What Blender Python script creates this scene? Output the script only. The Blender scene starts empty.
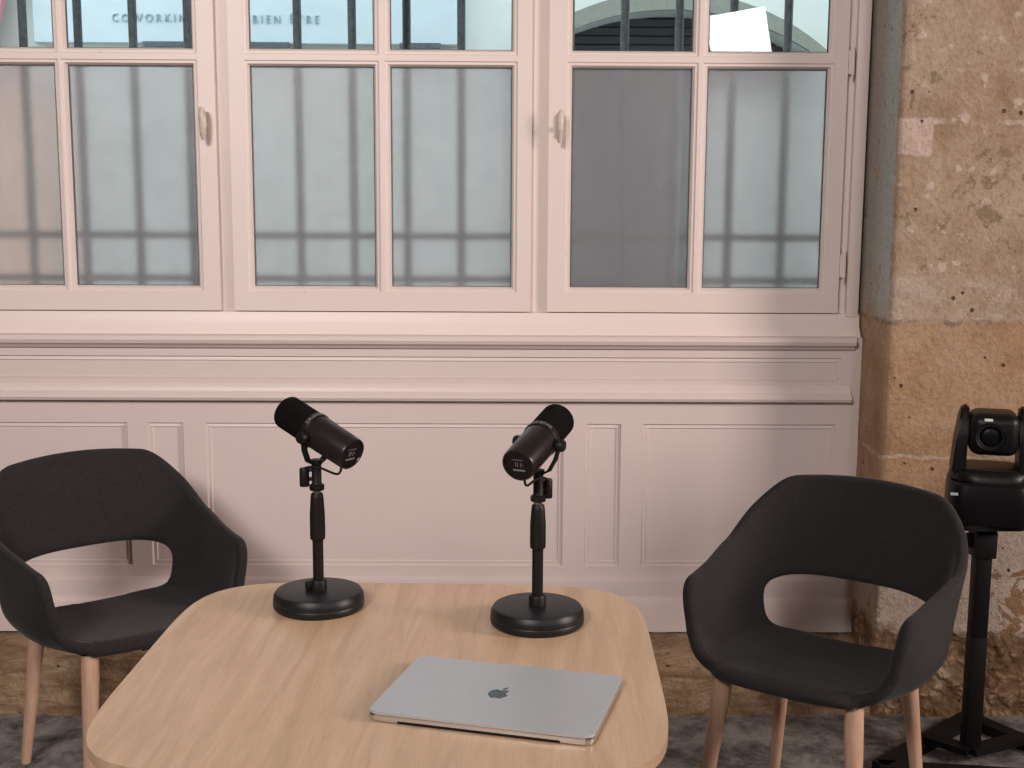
import bpy, bmesh, math, random
from mathutils import Vector, Matrix, kdtree, noise
PI = math.pi
random.seed(4)
S = bpy.context.scene
C = S.collection

# ---------------------------------------------------------------- camera, world, big lights, exposure
F, YAW, PITCH, ROLL = 1285.3, 0.010914, 0.151088, 0.005292
CAMZ = 1.5538
fw = Vector((math.sin(YAW) * math.cos(PITCH), math.cos(YAW) * math.cos(PITCH), -math.sin(PITCH)))
rt = Vector((math.cos(YAW), -math.sin(YAW), 0))
up = rt.cross(fw)
a_ = rt * math.cos(ROLL) + up * math.sin(ROLL)
b_ = -rt * math.sin(ROLL) + up * math.cos(ROLL)
cd = bpy.data.cameras.new('camera'); cam = bpy.data.objects.new('camera', cd); C.objects.link(cam)
cd.sensor_width = 36; cd.lens = F / 1024 * 36; cd.clip_start = .05
M = Matrix((a_, b_, -fw)).transposed().to_4x4(); M.translation = Vector((0, 0, CAMZ))
cam.matrix_world = M
S.camera = cam

w = bpy.data.worlds.new('sky'); S.world = w; w.use_nodes = True
w.node_tree.nodes['Background'].inputs[0].default_value = (.80, .93, 1.0, 1)
w.node_tree.nodes['Background'].inputs[1].default_value = 4.2

def area(name, loc, target, size, power, col, spread=180, sy=None):
    l = bpy.data.lights.new(name, 'AREA'); l.energy = power; l.color = col; l.size = size
    l.shape = 'RECTANGLE'; l.size_y = sy or size; l.spread = math.radians(spread)
    o = bpy.data.objects.new(name, l); C.objects.link(o); o.location = loc
    o.rotation_euler = (Vector(target) - Vector(loc)).to_track_quat('-Z', 'Y').to_euler()
    return o
KEY_P, KEY_T = (4.2, 1.30, 2.25), (-1.1, 3.5, 1.3)
area('key_light', KEY_P, KEY_T, 1.1, 66, (1, .84, .77), 95, sy=1.2)
SB_P, SB_T = (1.56, -.60, 2.40), (.1, 2.6, 1.35)
area('bounce_light', (-1.7, -1.5, 3.75), (-.8, 3.6, 1.8), 1.4, 98, (1, .91, .87), 90)
S.view_settings.view_transform = 'Standard'; S.view_settings.look = 'None'
S.view_settings.exposure = -0.38; S.view_settings.gamma = 1; S.view_settings.use_curve_mapping = False

# ---------------------------------------------------------------- material helpers
def new_mat(name):
    m = bpy.data.materials.new(name); m.use_nodes = True
    nt = m.node_tree
    return m, nt, nt.nodes['Principled BSDF']
def N(nt, t, **kw):
    n = nt.nodes.new(t)
    for k, v in kw.items():
        if k.startswith('i_'):
            n.inputs[k[2:].replace('_', ' ')].default_value = v
        else: setattr(n, k, v)
    return n
def noise_tex(nt, vec, scale, detail=4, rough=.5, dist=0):
    n = N(nt, 'ShaderNodeTexNoise'); n.inputs['Scale'].default_value = scale
    n.inputs['Detail'].default_value = detail; n.inputs['Roughness'].default_value = rough
    n.inputs['Distortion'].default_value = dist
    if vec is not None: nt.links.new(vec, n.inputs['Vector'])
    return n.outputs['Fac']
def ramp(nt, fac, stops):
    r = N(nt, 'ShaderNodeValToRGB'); e = r.color_ramp.elements
    while len(e) < len(stops): e.new(.5)
    for i, (p, c) in enumerate(stops):
        e[i].position = p; e[i].color = (*c, 1) if len(c) == 3 else c
    nt.links.new(fac, r.inputs[0]); return r.outputs[0]
def mixc(nt, fac, A, B, mode='MIX'):
    m = N(nt, 'ShaderNodeMix', data_type='RGBA', blend_type=mode)
    for s, v in ((0, fac), (6, A), (7, B)):
        if isinstance(v, (int, float)): m.inputs[s].default_value = v
        elif isinstance(v, tuple): m.inputs[s].default_value = (*v, 1)
        else: nt.links.new(v, m.inputs[s])
    return m.outputs[2]
def math_(nt, op, A, B=None, clamp=False):
    m = N(nt, 'ShaderNodeMath', operation=op); m.use_clamp = clamp
    for i, v in enumerate((A, B)):
        if v is None: continue
        if isinstance(v, (int, float)): m.inputs[i].default_value = v
        else: nt.links.new(v, m.inputs[i])
    return m.outputs[0]
def step(nt, v, lo, hi):
    m = N(nt, 'ShaderNodeMapRange', interpolation_type='SMOOTHSTEP')
    nt.links.new(v, m.inputs[0]); m.inputs[1].default_value = lo; m.inputs[2].default_value = hi
    return m.outputs[0]
def coords(nt, scale=(1, 1, 1)):
    t = N(nt, 'ShaderNodeTexCoord'); mp = N(nt, 'ShaderNodeMapping')
    mp.inputs['Scale'].default_value = scale
    nt.links.new(t.outputs['Object'], mp.inputs[0]); return mp.outputs[0]
def bump(nt, b, h, strength, dist=.01):
    n = N(nt, 'ShaderNodeBump'); n.inputs['Strength'].default_value = strength; n.inputs['Distance'].default_value = dist
    nt.links.new(h, n.inputs['Height']); nt.links.new(n.outputs[0], b.inputs['Normal'])
def setb(b, col=None, rough=None, metal=None, spec=None):
    if col is not None: b.inputs['Base Color'].default_value = (*col, 1)
    if rough is not None: b.inputs['Roughness'].default_value = rough
    if metal is not None: b.inputs['Metallic'].default_value = metal
    if spec is not None: b.inputs['Specular IOR Level'].default_value = spec
def plain(name, col, rough=.5, metal=0, spec=.5, var=.08, scale=40):
    m, nt, b = new_mat(name); setb(b, col, rough, metal, spec)
    f = noise_tex(nt, coords(nt), scale, 3)
    d = tuple(c * (1 - var) for c in col); l = tuple(min(1, c * (1 + var)) for c in col)
    nt.links.new(ramp(nt, f, [(.3, d), (.7, l)]), b.inputs['Base Color'])
    return m

def paint(name, col):
    m, nt, b = new_mat(name); setb(b, col, .42)
    v = coords(nt)
    f = noise_tex(nt, v, 2.2, 5, .6)
    f2 = noise_tex(nt, coords(nt, (3, 3, 60)), 2, 3)
    c = mixc(nt, f, tuple(x * .95 for x in col), tuple(min(1, x * 1.03) for x in col))
    c = mixc(nt, math_(nt, 'MULTIPLY', f2, .12), c, tuple(x * .86 for x in col))
    sp = step(nt, noise_tex(nt, v, 38, 2, .5), .77, .80)
    c = mixc(nt, math_(nt, 'MULTIPLY', sp, .4), c, (.5, .42, .38))
    nt.links.new(c, b.inputs['Base Color'])
    bump(nt, b, f2, .08, .004)
    return m
PAINT = paint('pink_grey_paint', (.66, .565, .545))
PAINT_W = paint('window_paint', (.74, .635, .60))

# ---------------------------------------------------------------- mesh helpers
def finish(bm, name, mat, parent=None, smooth=None, loc=None, rot=None):
    me = bpy.data.meshes.new(name)
    bmesh.ops.recalc_face_normals(bm, faces=bm.faces)
    bm.to_mesh(me); bm.free()
    mats = mat if isinstance(mat, (list, tuple)) else [mat]
    for m in mats: me.materials.append(m)
    if smooth is not None:
        for p in me.polygons: p.use_smooth = True
        if smooth < 180:
            me.set_sharp_from_angle(angle=math.radians(smooth))
    o = bpy.data.objects.new(name, me); C.objects.link(o)
    if parent is not None: o.parent = parent
    if loc is not None: o.location = loc
    if rot is not None: o.rotation_euler = rot
    return o
def thing(name, label, cat, loc=(0, 0, 0), rz=0, group=None):
    o = bpy.data.objects.new(name, None); C.objects.link(o); o.empty_display_size = .1
    o.location = loc; o.rotation_euler = (0, 0, rz)
    return tag(o, label, cat, group)
def tag(o, label, cat, group=None, kind=None):
    if label: o['label'] = label
    if cat: o['category'] = cat
    if group: o['group'] = group
    if kind: o['kind'] = kind
    return o
def struct(o, label=None, cat=None):
    o['kind'] = 'structure'
    if label: o['label'] = label
    if cat: o['category'] = cat
    return o
def box(bm, x0, x1, y0, y1, z0, z1, bev=0, seg=2, mi=0):
    r = bmesh.ops.create_cube(bm, size=1)
    for v in r['verts']:
        v.co = Vector(((x0 + x1) / 2 + v.co.x * (x1 - x0), (y0 + y1) / 2 + v.co.y * (y1 - y0), (z0 + z1) / 2 + v.co.z * (z1 - z0)))
    fs = set(f for v in r['verts'] for f in v.link_faces)
    for f in fs: f.material_index = mi
    if bev:
        es = set(e for v in r['verts'] for e in v.link_edges)
        bmesh.ops.bevel(bm, geom=list(es), offset=bev, segments=seg, affect='EDGES', profile=.5)
def frame_of(d):
    d = d.normalized(); u = d.orthogonal().normalized(); return u, d.cross(u), d
def tube(bm, pts, radii, n=16, caps=True, sx=1):
    """tube along points with radius per point"""
    pts = [Vector(p) for p in pts]
    if isinstance(radii, (int, float)): radii = [radii] * len(pts)
    rings = []; u = None
    for i, p in enumerate(pts):
        d = (pts[min(i + 1, len(pts) - 1)] - pts[max(i - 1, 0)]).normalized()
        if u is None: u = d.orthogonal().normalized()
        u = (u - d * u.dot(d)).normalized(); v = d.cross(u)
        rings.append([bm.verts.new(p + (u * math.cos(t) + v * math.sin(t)) * radii[i]) for t in [2 * PI * k / n for k in range(n)]])
    for A, B in zip(rings, rings[1:]):
        for k in range(n): bm.faces.new((A[k], A[(k + 1) % n], B[(k + 1) % n], B[k]))
    if caps: bm.faces.new(rings[0][::-1]); bm.faces.new(rings[-1])
def lathe(bm, prof, n=48, M=None):
    """prof (r,z) list revolved around z; closes at r=0; M transforms"""
    rings = []
    for r, z in prof:
        if r < 1e-6: rings.append([bm.verts.new((0, 0, z))])
        else: rings.append([bm.verts.new((r * math.cos(2 * PI * k / n), r * math.sin(2 * PI * k / n), z)) for k in range(n)])
    for A, B in zip(rings, rings[1:]):
        for k in range(n):
            a = A[k % len(A)]; a2 = A[(k + 1) % len(A)]; b = B[k % len(B)]; b2 = B[(k + 1) % len(B)]
            vs = []
            for q in (a, a2, b2, b):
                if q not in vs: vs.append(q)
            if len(vs) > 2: bm.faces.new(vs)
    if M is not None:
        for R in rings:
            for v in R: v.co = M @ v.co
def prism(bm, outline, z0, z1, bev=0):
    vb = [bm.verts.new((x, y, z0)) for x, y in outline]; vt = [bm.verts.new((x, y, z1)) for x, y in outline]
    n = len(outline); fb = bm.faces.new(vb[::-1]); ft = bm.faces.new(vt)
    for k in range(n): bm.faces.new((vb[k], vb[(k + 1) % n], vt[(k + 1) % n], vt[k]))
    if bev:
        bmesh.ops.bevel(bm, geom=list(fb.edges) + list(ft.edges), offset=bev, segments=3, affect='EDGES')
def rrect(w, h, r, n=8, cx=0, cy=0):
    o = []
    for sx, sy, a0 in ((1, 1, 0), (-1, 1, 90), (-1, -1, 180), (1, -1, 270)):
        for k in range(n + 1):
            a = math.radians(a0 + 90 * k / n)
            o.append((cx + sx * (w / 2 - r) + r * math.cos(a), cy + sy * (h / 2 - r) + r * math.sin(a)))
    return o
def board(bm, x0, x1, z0, z1, yf, holes, rings, thick=.03, closed=True):
    """board facing -y at y=yf with rectangular openings; each has moulding rings (inset, depth)"""
    xs = sorted({x0, x1} | {h[0] for h in holes} | {h[1] for h in holes})
    zs = sorted({z0, z1} | {h[2] for h in holes} | {h[3] for h in holes})
    V = {}
    def v(x, z, y=yf):
        k = (round(x, 5), round(z, 5), round(y, 5))
        if k not in V: V[k] = bm.verts.new((x, y, z))
        return V[k]
    for i in range(len(xs) - 1):
        for j in range(len(zs) - 1):
            mx, mz = (xs[i] + xs[i + 1]) / 2, (zs[j] + zs[j + 1]) / 2
            if any(h[0] < mx < h[1] and h[2] < mz < h[3] for h in holes): continue
            bm.faces.new((v(xs[i], zs[j]), v(xs[i + 1], zs[j]), v(xs[i + 1], zs[j + 1]), v(xs[i], zs[j + 1])))
            if not closed:
                bm.faces.new((v(xs[i], zs[j], yf + thick), v(xs[i], zs[j + 1], yf + thick), v(xs[i + 1], zs[j + 1], yf + thick), v(xs[i + 1], zs[j], yf + thick)))
    for i in range(len(xs) - 1):
        for z in (z0, z1): bm.faces.new((v(xs[i], z), v(xs[i + 1], z), v(xs[i + 1], z, yf + thick), v(xs[i], z, yf + thick)))
    for j in range(len(zs) - 1):
        for x in (x0, x1): bm.faces.new((v(x, zs[j]), v(x, zs[j + 1]), v(x, zs[j + 1], yf + thick), v(x, zs[j], yf + thick)))
    for h in holes:
        hx = [x for x in xs if h[0] <= x <= h[1]]; hz = [z for z in zs if h[2] <= z <= h[3]]
        prev = None
        for (ins, dep) in rings:
            q = [(h[0] + ins, h[2] + ins), (h[1] - ins, h[2] + ins), (h[1] - ins, h[3] - ins), (h[0] + ins, h[3] - ins)]
            cur = [bm.verts.new((x, yf + dep, z)) for x, z in q]
            if prev:
                for k in range(4): bm.faces.new((prev[k], prev[(k + 1) % 4], cur[(k + 1) % 4], cur[k]))
            prev = cur
        if closed: bm.faces.new(prev)
def extrude_x(bm, prof, x0, x1):
    """closed profile of (y,z) extruded from x0 to x1"""
    A = [bm.verts.new((x0, y, z)) for y, z in prof]; B = [bm.verts.new((x1, y, z)) for y, z in prof]
    n = len(prof)
    for k in range(n): bm.faces.new((A[k], A[(k + 1) % n], B[(k + 1) % n], B[k]))
    bm.faces.new(A[::-1]); bm.faces.new(B)

# ---------------------------------------------------------------- stone materials
def stone(name, kind):
    m, nt, b = new_mat(name); setb(b, (.4, .3, .2), .9, spec=.2)
    t = N(nt, 'ShaderNodeTexCoord').outputs['Object']
    sep = N(nt, 'ShaderNodeSeparateXYZ'); nt.links.new(t, sep.inputs[0])
    X, Y, Z = sep.outputs
    big = noise_tex(nt, t, 3.2, 6, .6, .4); med = noise_tex(nt, t, 11, 6, .65); fine = noise_tex(nt, t, 70, 5, .7)
    blot = noise_tex(nt, t, 6.5, 8, .72, .8)
    zw = math_(nt, 'ADD', Z, math_(nt, 'MULTIPLY', math_(nt, 'SUBTRACT', med, .5), .05))
    zw2 = math_(nt, 'ADD', Z, math_(nt, 'MULTIPLY', math_(nt, 'SUBTRACT', big, .5), .22))
    upper = ramp(nt, math_(nt, 'ADD', math_(nt, 'MULTIPLY', big, .6), math_(nt, 'MULTIPLY', med, .4)), [(.36, (.34, .24, .16)), (.47, (.46, .345, .25)), (.55, (.50, .395, .30)), (.66, (.58, .475, .38))])
    sand = ramp(nt, math_(nt, 'ADD', math_(nt, 'MULTIPLY', big, .5), math_(nt, 'MULTIPLY', med, .5)), [(.36, (.38, .235, .135)), (.5, (.49, .325, .20)), (.64, (.53, .39, .28))])
    plaster = ramp(nt, med, [(.3, (.46, .37, .29)), (.7, (.64, .54, .46))])
    vr = N(nt, 'ShaderNodeTexVoronoi', feature='F1'); vr.inputs['Scale'].default_value = 34; vr.inputs['Randomness'].default_value = 1
    wob = N(nt, 'ShaderNodeVectorMath', operation='ADD'); nz = N(nt, 'ShaderNodeTexNoise'); nz.inputs['Scale'].default_value = 14; nt.links.new(t, nz.inputs[0])
    nsc = N(nt, 'ShaderNodeVectorMath', operation='SCALE'); nsc.inputs['Scale'].default_value = .08; nt.links.new(nz.outputs['Color'], nsc.inputs[0])
    nt.links.new(t, wob.inputs[0]); nt.links.new(nsc.outputs[0], wob.inputs[1]); nt.links.new(wob.outputs[0], vr.inputs[0])
    lump = math_(nt, 'SUBTRACT', 1, math_(nt, 'MULTIPLY', vr.outputs['Distance'], 1.6))
    rub = ramp(nt, med, [(.36, (.15, .075, .04)), (.47, (.33, .20, .115)), (.56, (.46, .33, .21)), (.68, (.55, .43, .31))])
    rub = mixc(nt, math_(nt, 'MULTIPLY', step(nt, lump, .6, .2), .6), rub, (.14, .08, .045))
    c = upper
    c = mixc(nt, math_(nt, 'SUBTRACT', 1, step(nt, zw, 1.17, 1.185)), c, sand)
    # thick plaster joint
    jb = math_(nt, 'MULTIPLY', step(nt, zw, 1.176, 1.19), math_(nt, 'SUBTRACT', 1, step(nt, zw, 1.29, 1.33)))
    c = mixc(nt, math_(nt, 'MULTIPLY', jb, step(nt, blot, .38, .55)), c, plaster)
    dk = math_(nt, 'MULTIPLY', math_(nt, 'SUBTRACT', 1, step(nt, math_(nt, 'ABSOLUTE', math_(nt, 'SUBTRACT', zw, 1.183)), .003, .012)), step(nt, med, .45, .55))
    c = mixc(nt, math_(nt, 'MULTIPLY', dk, .6), c, (.15, .10, .07))
    # thin joints
    for zj, wd in ((1.742, .006), (.79, .004)):
        d = math_(nt, 'ABSOLUTE', math_(nt, 'SUBTRACT', zw, zj))
        l = math_(nt, 'SUBTRACT', 1, step(nt, d, wd * .5, wd * 1.8))
        c = mixc(nt, math_(nt, 'MULTIPLY', l, math_(nt, 'MULTIPLY', step(nt, blot, .35, .5), .75)), c, (.62, .53, .46))
    # blotches on the upper block: olive stains and pale chips
    um = step(nt, Z, 1.28, 1.34)
    ol = math_(nt, 'MULTIPLY', um, math_(nt, 'MULTIPLY', step(nt, blot, .555, .60), step(nt, noise_tex(nt, t, 30, 3), .42, .55)))
    c = mixc(nt, math_(nt, 'MULTIPLY', ol, .75), c, (.24, .18, .10))
    ch = math_(nt, 'MULTIPLY', um, step(nt, noise_tex(nt, t, 22, 2, .4), .645, .68))
    c = mixc(nt, math_(nt, 'MULTIPLY', ch, .8), c, (.64, .54, .48))
    # pinkish plaster repair patch
    wx = math_(nt, 'ADD', X, math_(nt, 'MULTIPLY', math_(nt, 'SUBTRACT', med, .5), .03))
    pm = math_(nt, 'MULTIPLY', math_(nt, 'MULTIPLY', math_(nt, 'SUBTRACT', 1, step(nt, wx, 1.208, 1.214)), math_(nt, 'SUBTRACT', 1, step(nt, zw, 1.75, 1.755))), step(nt, zw, 1.648, 1.653))
    pm = math_(nt, 'MULTIPLY', pm, math_(nt, 'SUBTRACT', 1, step(nt, Y, 3.645, 3.65)))
    c = mixc(nt, math_(nt, 'MULTIPLY', pm, .9), c, (.66, .52, .46))
    # pale plaster low on the wall with bare patches
    lm = math_(nt, 'SUBTRACT', 1, step(nt, zw, .60, .66))
    c = mixc(nt, math_(nt, 'MULTIPLY', lm, .9), c, mixc(nt, step(nt, blot, .585, .605), (.68, .59, .51), (.34, .20, .11)))
    # rubble at the foot
    rm = math_(nt, 'SUBTRACT', 1, step(nt, zw2, .24, .30))
    c = mixc(nt, rm, c, rub)
    # holes
    vo = N(nt, 'ShaderNodeTexVoronoi', feature='F1'); vo.inputs['Scale'].default_value = 19; nt.links.new(t, vo.inputs[0])
    hole = math_(nt, 'MULTIPLY', math_(nt, 'SUBTRACT', 1, step(nt, vo.outputs['Distance'], .07, .13)), step(nt, noise_tex(nt, t, 7, 1), .50, .54))
    c = mixc(nt, math_(nt, 'MULTIPLY', hole, .85), c, (.10, .06, .035))
    # old blue-grey paint on the reveal of the upper block
    rv = math_(nt, 'MULTIPLY', step(nt, Y, 3.648, 3.66), step(nt, zw, 1.16, 1.26))
    bl = mixc(nt, step(nt, Y, 3.70, 3.86), (.54, .60, .58), (.46, .43, .38))
    c = mixc(nt, math_(nt, 'MULTIPLY', rv, step(nt, blot, .3, .42)), c, bl)
    c = mixc(nt, math_(nt, 'MULTIPLY', math_(nt, 'SUBTRACT', fine, .47), 1.6, True), c, (.17, .105, .06))
    if kind == 'base':
        f3 = noise_tex(nt, coords(nt, (2.2, 2.2, 9)), 3.4, 10, .72, .9)
        c = ramp(nt, f3, [(.3, (.17, .095, .05)), (.45, (.36, .24, .145)), (.6, (.5, .37, .25)), (.75, (.56, .44, .34))])
        c = mixc(nt, math_(nt, 'MULTIPLY', step(nt, blot, .5, .6), .6), c, (.21, .13, .075))
    c = mixc(nt, 1.0, c, (.80, .78, .76), 'MULTIPLY')
    nt.links.new(c, b.inputs['Base Color'])
    h = math_(nt, 'SUBTRACT', math_(nt, 'ADD', math_(nt, 'MULTIPLY', med, 1.0), math_(nt, 'MULTIPLY', fine, .55)), math_(nt, 'MULTIPLY', hole, 2))
    bump(nt, b, math_(nt, 'ADD', h, math_(nt, 'MULTIPLY', lump, math_(nt, 'MULTIPLY', rm, 0.0 if kind == 'base' else .7))), .9, .014)
    return m
STONE = stone('old_limestone', 'pillar'); STONE_B = stone('rough_stone_course', 'base')

# ---------------------------------------------------------------- floor, room shell
m, nt, b = new_mat('grey_carpet'); setb(b, (.1, .1, .1), .95, spec=.1)
v = coords(nt); f1 = noise_tex(nt, v, 9, 9, .74, .3); f2 = noise_tex(nt, v, 160, 3, .7)
c = ramp(nt, f1, [(.36, (.08, .074, .07)), (.46, (.20, .187, .178)), (.55, (.33, .31, .295)), (.7, (.44, .41, .39))])
c = mixc(nt, math_(nt, 'MULTIPLY', f2, .5), c, (.05, .05, .055)); nt.links.new(c, b.inputs['Base Color'])
bump(nt, b, math_(nt, 'ADD', f2, f1), .7, .01); CARPET = m
WHITE = plain('room_wall_paint', (.42, .38, .36), .8)
XL, XR, YB, ZC = -4.2, 4.9, -3.2, 4.0
bm = bmesh.new(); box(bm, XL, XR, YB, 4.2, -.1, 0); struct(finish(bm, 'floor', CARPET), 'mottled dark grey carpet floor', 'floor')
bm = bmesh.new(); box(bm, XL, XR, YB, 4.2, ZC, ZC + .1); struct(finish(bm, 'ceiling', WHITE), 'ceiling above the room', 'ceiling')
bm = bmesh.new(); box(bm, XL - .1, XL, YB, 4.2, 0, ZC); struct(finish(bm, 'wall_left', WHITE))
bm = bmesh.new(); box(bm, XR, XR + .1, YB, 4.2, 0, ZC); struct(finish(bm, 'wall_right', WHITE))
bm = bmesh.new(); box(bm, XL - .1, XR + .1, YB - .1, YB, 0, ZC); struct(finish(bm, 'wall_front', WHITE))

def rough_block(name, x0, x1, y0, y1, z0, z1, mat, amp, res=.02, lowonly=False, corner=.0, label=None):
    """stone mass with a rough front (-y), top and left side"""
    bm = bmesh.new()
    nx = max(2, int((x1 - x0) / res)); nz = max(2, int((z1 - z0) / res)); ny = max(2, int((y1 - y0) / res))
    V = {}
    def vv(i, j, k):
        key = (i, j, k)
        if key not in V:
            p = Vector((x0 + (x1 - x0) * i / nx, y0 + (y1 - y0) * j / ny, z0 + (z1 - z0) * k / nz))
            a = amp
            if lowonly: a = amp * (1.0 if p.z < .28 else .12) if p.z < .3 else amp * .10
            d = noise.fractal(p * 6, .8, 2, 5) * a
            if corner and i < 6 and j < 6:   # worn rounded arris
                cc = corner
                ox, oy = p.x - x0, p.y - y0
                if ox < cc and oy < cc:
                    q = Vector((ox - cc, oy - cc)); L = max(abs(q.x), abs(q.y)); 
                    if q.length > 1e-6:
                        q = q * (cc * (L / cc) / q.length); p.x = x0 + cc + q.x; p.y = y0 + cc + q.y
            p.y += d if j == 0 else 0
            if i == 0: p.x += d * .6
            if k == nz and not lowonly: p.z += d * .6
            V[key] = bm.verts.new(p)
        return V[key]
    for i in range(nx):
        for k in range(nz):
            bm.faces.new((vv(i, 0, k), vv(i + 1, 0, k), vv(i + 1, 0, k + 1), vv(i, 0, k + 1)))
    for j in range(ny):
        for k in range(nz):
            bm.faces.new((vv(0, j + 1, k), vv(0, j, k), vv(0, j, k + 1), vv(0, j + 1, k + 1)))
    for i in range(nx):
        for j in range(ny):
            bm.faces.new((vv(i, j, nz), vv(i + 1, j, nz), vv(i + 1, j + 1, nz), vv(i, j + 1, nz)))
    return finish(bm, name, mat, smooth=50)
struct(rough_block('wall_back', 1.112, 2.5, 3.64, 4.15, 0, ZC, STONE, .022, .015, True, .018), 'worn sandy limestone pier with pale plaster joints right of the window', 'wall')
bm = bmesh.new(); box(bm, 2.5, XR, 3.64, 4.15, 0, ZC); struct(finish(bm, 'wall_back', STONE), 'limestone wall beyond the pier', 'wall')
struct(rough_block('wall_back', -1.95, 1.114, 3.645, 4.0, 0, .172, STONE_B, .022, .018), 'low rough stone course under the painted panelling', 'wall')
bm = bmesh.new(); box(bm, XL, -1.95, 3.64, 4.15, 0, ZC); struct(finish(bm, 'wall_back', STONE), 'limestone pier left of the window', 'wall')
bm = bmesh.new(); box(bm, -1.95, 1.114, 3.93, 4.15, 2.72, ZC); struct(finish(bm, 'wall_back', PAINT), 'painted lintel above the windows', 'wall')

# ---------------------------------------------------------------- panelling
XA, XB, W = -1.95, 1.117, 3.89
bm = bmesh.new()
holes = [(-1.85, -1.137, .386, .838), (-1.075, -.966, .386, .838), (-.898, .203, .386, .838), (.271, .380, .386, .838), (.448, 1.040, .386, .838),
         (-1.85, 1.052, .966, 1.045)]
board(bm, XA, XB, .278, 1.108, W, holes, [(0, 0), (.004, .008), (.013, .006), (.016, .010), (.022, .010)], .05)
struct(finish(bm, 'wall_back', PAINT), 'pink-grey painted wood panelling with recessed panels below the windows', 'panelling')
bm = bmesh.new()   # cap nosing below the sill
prof = [(W + .01, 1.113), (W - .010, 1.113), (W - .024, 1.108), (W - .030, 1.097), (W - .026, 1.086), (W - .014, 1.081), (W - .010, 1.074), (W - .006, 1.070), (W + .01, 1.068)]
extrude_x(bm, prof, XA, 1.088); struct(finish(bm, 'trim_1', PAINT, smooth=40), 'rounded painted nosing under the window sill', 'trim')
bm = bmesh.new()   # ogee moulding under frieze
prof = [(W + .01, .955), (W - .006, .958), (W - .012, .950), (W - .014, .938), (W - .024, .931), (W - .030, .921), (W - .026, .912), (W - .008, .908), (W + .01, .907)]
extrude_x(bm, prof, XA, 1.080); struct(finish(bm, 'trim_2', PAINT, smooth=40), 'painted moulding between frieze and lower panels', 'trim')
bm = bmesh.new()
prof = [(W + .01, .352), (W - .004, .350), (W - .014, .344), (W - .016, .334), (W - .016, .292), (W - .026, .286), (W - .030, .276), (W - .030, .182), (W + .01, .182)]
extrude_x(bm, prof, XA, 1.117); struct(finish(bm, 'baseboard_back', PAINT, smooth=30), 'stepped painted baseboard above the stone course', 'baseboard')
# sill piece between panelling and window frame
bm = bmesh.new()
prof = [(W - .004, 1.108), (W - .002, 1.116), (W + .016, 1.140), (W + .022, 1.178), (W + .06, 1.185), (W + .12, 1.185), (W + .12, 1.10)]
extrude_x(bm, prof, XA, 1.105); struct(finish(bm, 'trim_3', PAINT_W, smooth=30), 'painted window sill rail', 'trim')

# ---------------------------------------------------------------- windows
def clear_glass():
    m = bpy.data.materials.new('clear_glass'); m.use_nodes = True; nt = m.node_tree; nt.nodes.clear()
    o = N(nt, 'ShaderNodeOutputMaterial'); mx = N(nt, 'ShaderNodeMixShader'); fr = N(nt, 'ShaderNodeFresnel'); fr.inputs[0].default_value = 1.5
    tr = N(nt, 'ShaderNodeBsdfTransparent'); tr.inputs[0].default_value = (.93, .97, .98, 1)
    gl = N(nt, 'ShaderNodeBsdfGlossy'); gl.inputs['Roughness'].default_value = .01
    nt.links.new(fr.outputs[0], mx.inputs[0]); nt.links.new(tr.outputs[0], mx.inputs[1]); nt.links.new(gl.outputs[0], mx.inputs[2])
    nt.links.new(mx.outputs[0], o.inputs[0]); return m
def frosted():
    m, nt, b = new_mat('frosted_glass'); setb(b, (.6, .6, .6), .25)
    b.inputs['Transmission Weight'].default_value = .80; b.inputs['IOR'].default_value = 1.35
    f = noise_tex(nt, coords(nt), 14, 4, .6)
    nt.links.new(ramp(nt, f, [(.3, (.57, .585, .61)), (.7, (.62, .635, .66))]), b.inputs['Base Color'])
    return m
GLASS, FROST = clear_glass(), frosted()
SEAL = plain('dark_putty', (.10, .10, .10), .7)
HANDLE = plain('aged_ivory_paint', (.55, .47, .40), .35, 0, .5, .15, 60)
SASH_RINGS = [(0, 0), (.003, .004), (.010, .004), (.016, .016), (.016, .034)]
ZTOP = 2.66
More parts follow.
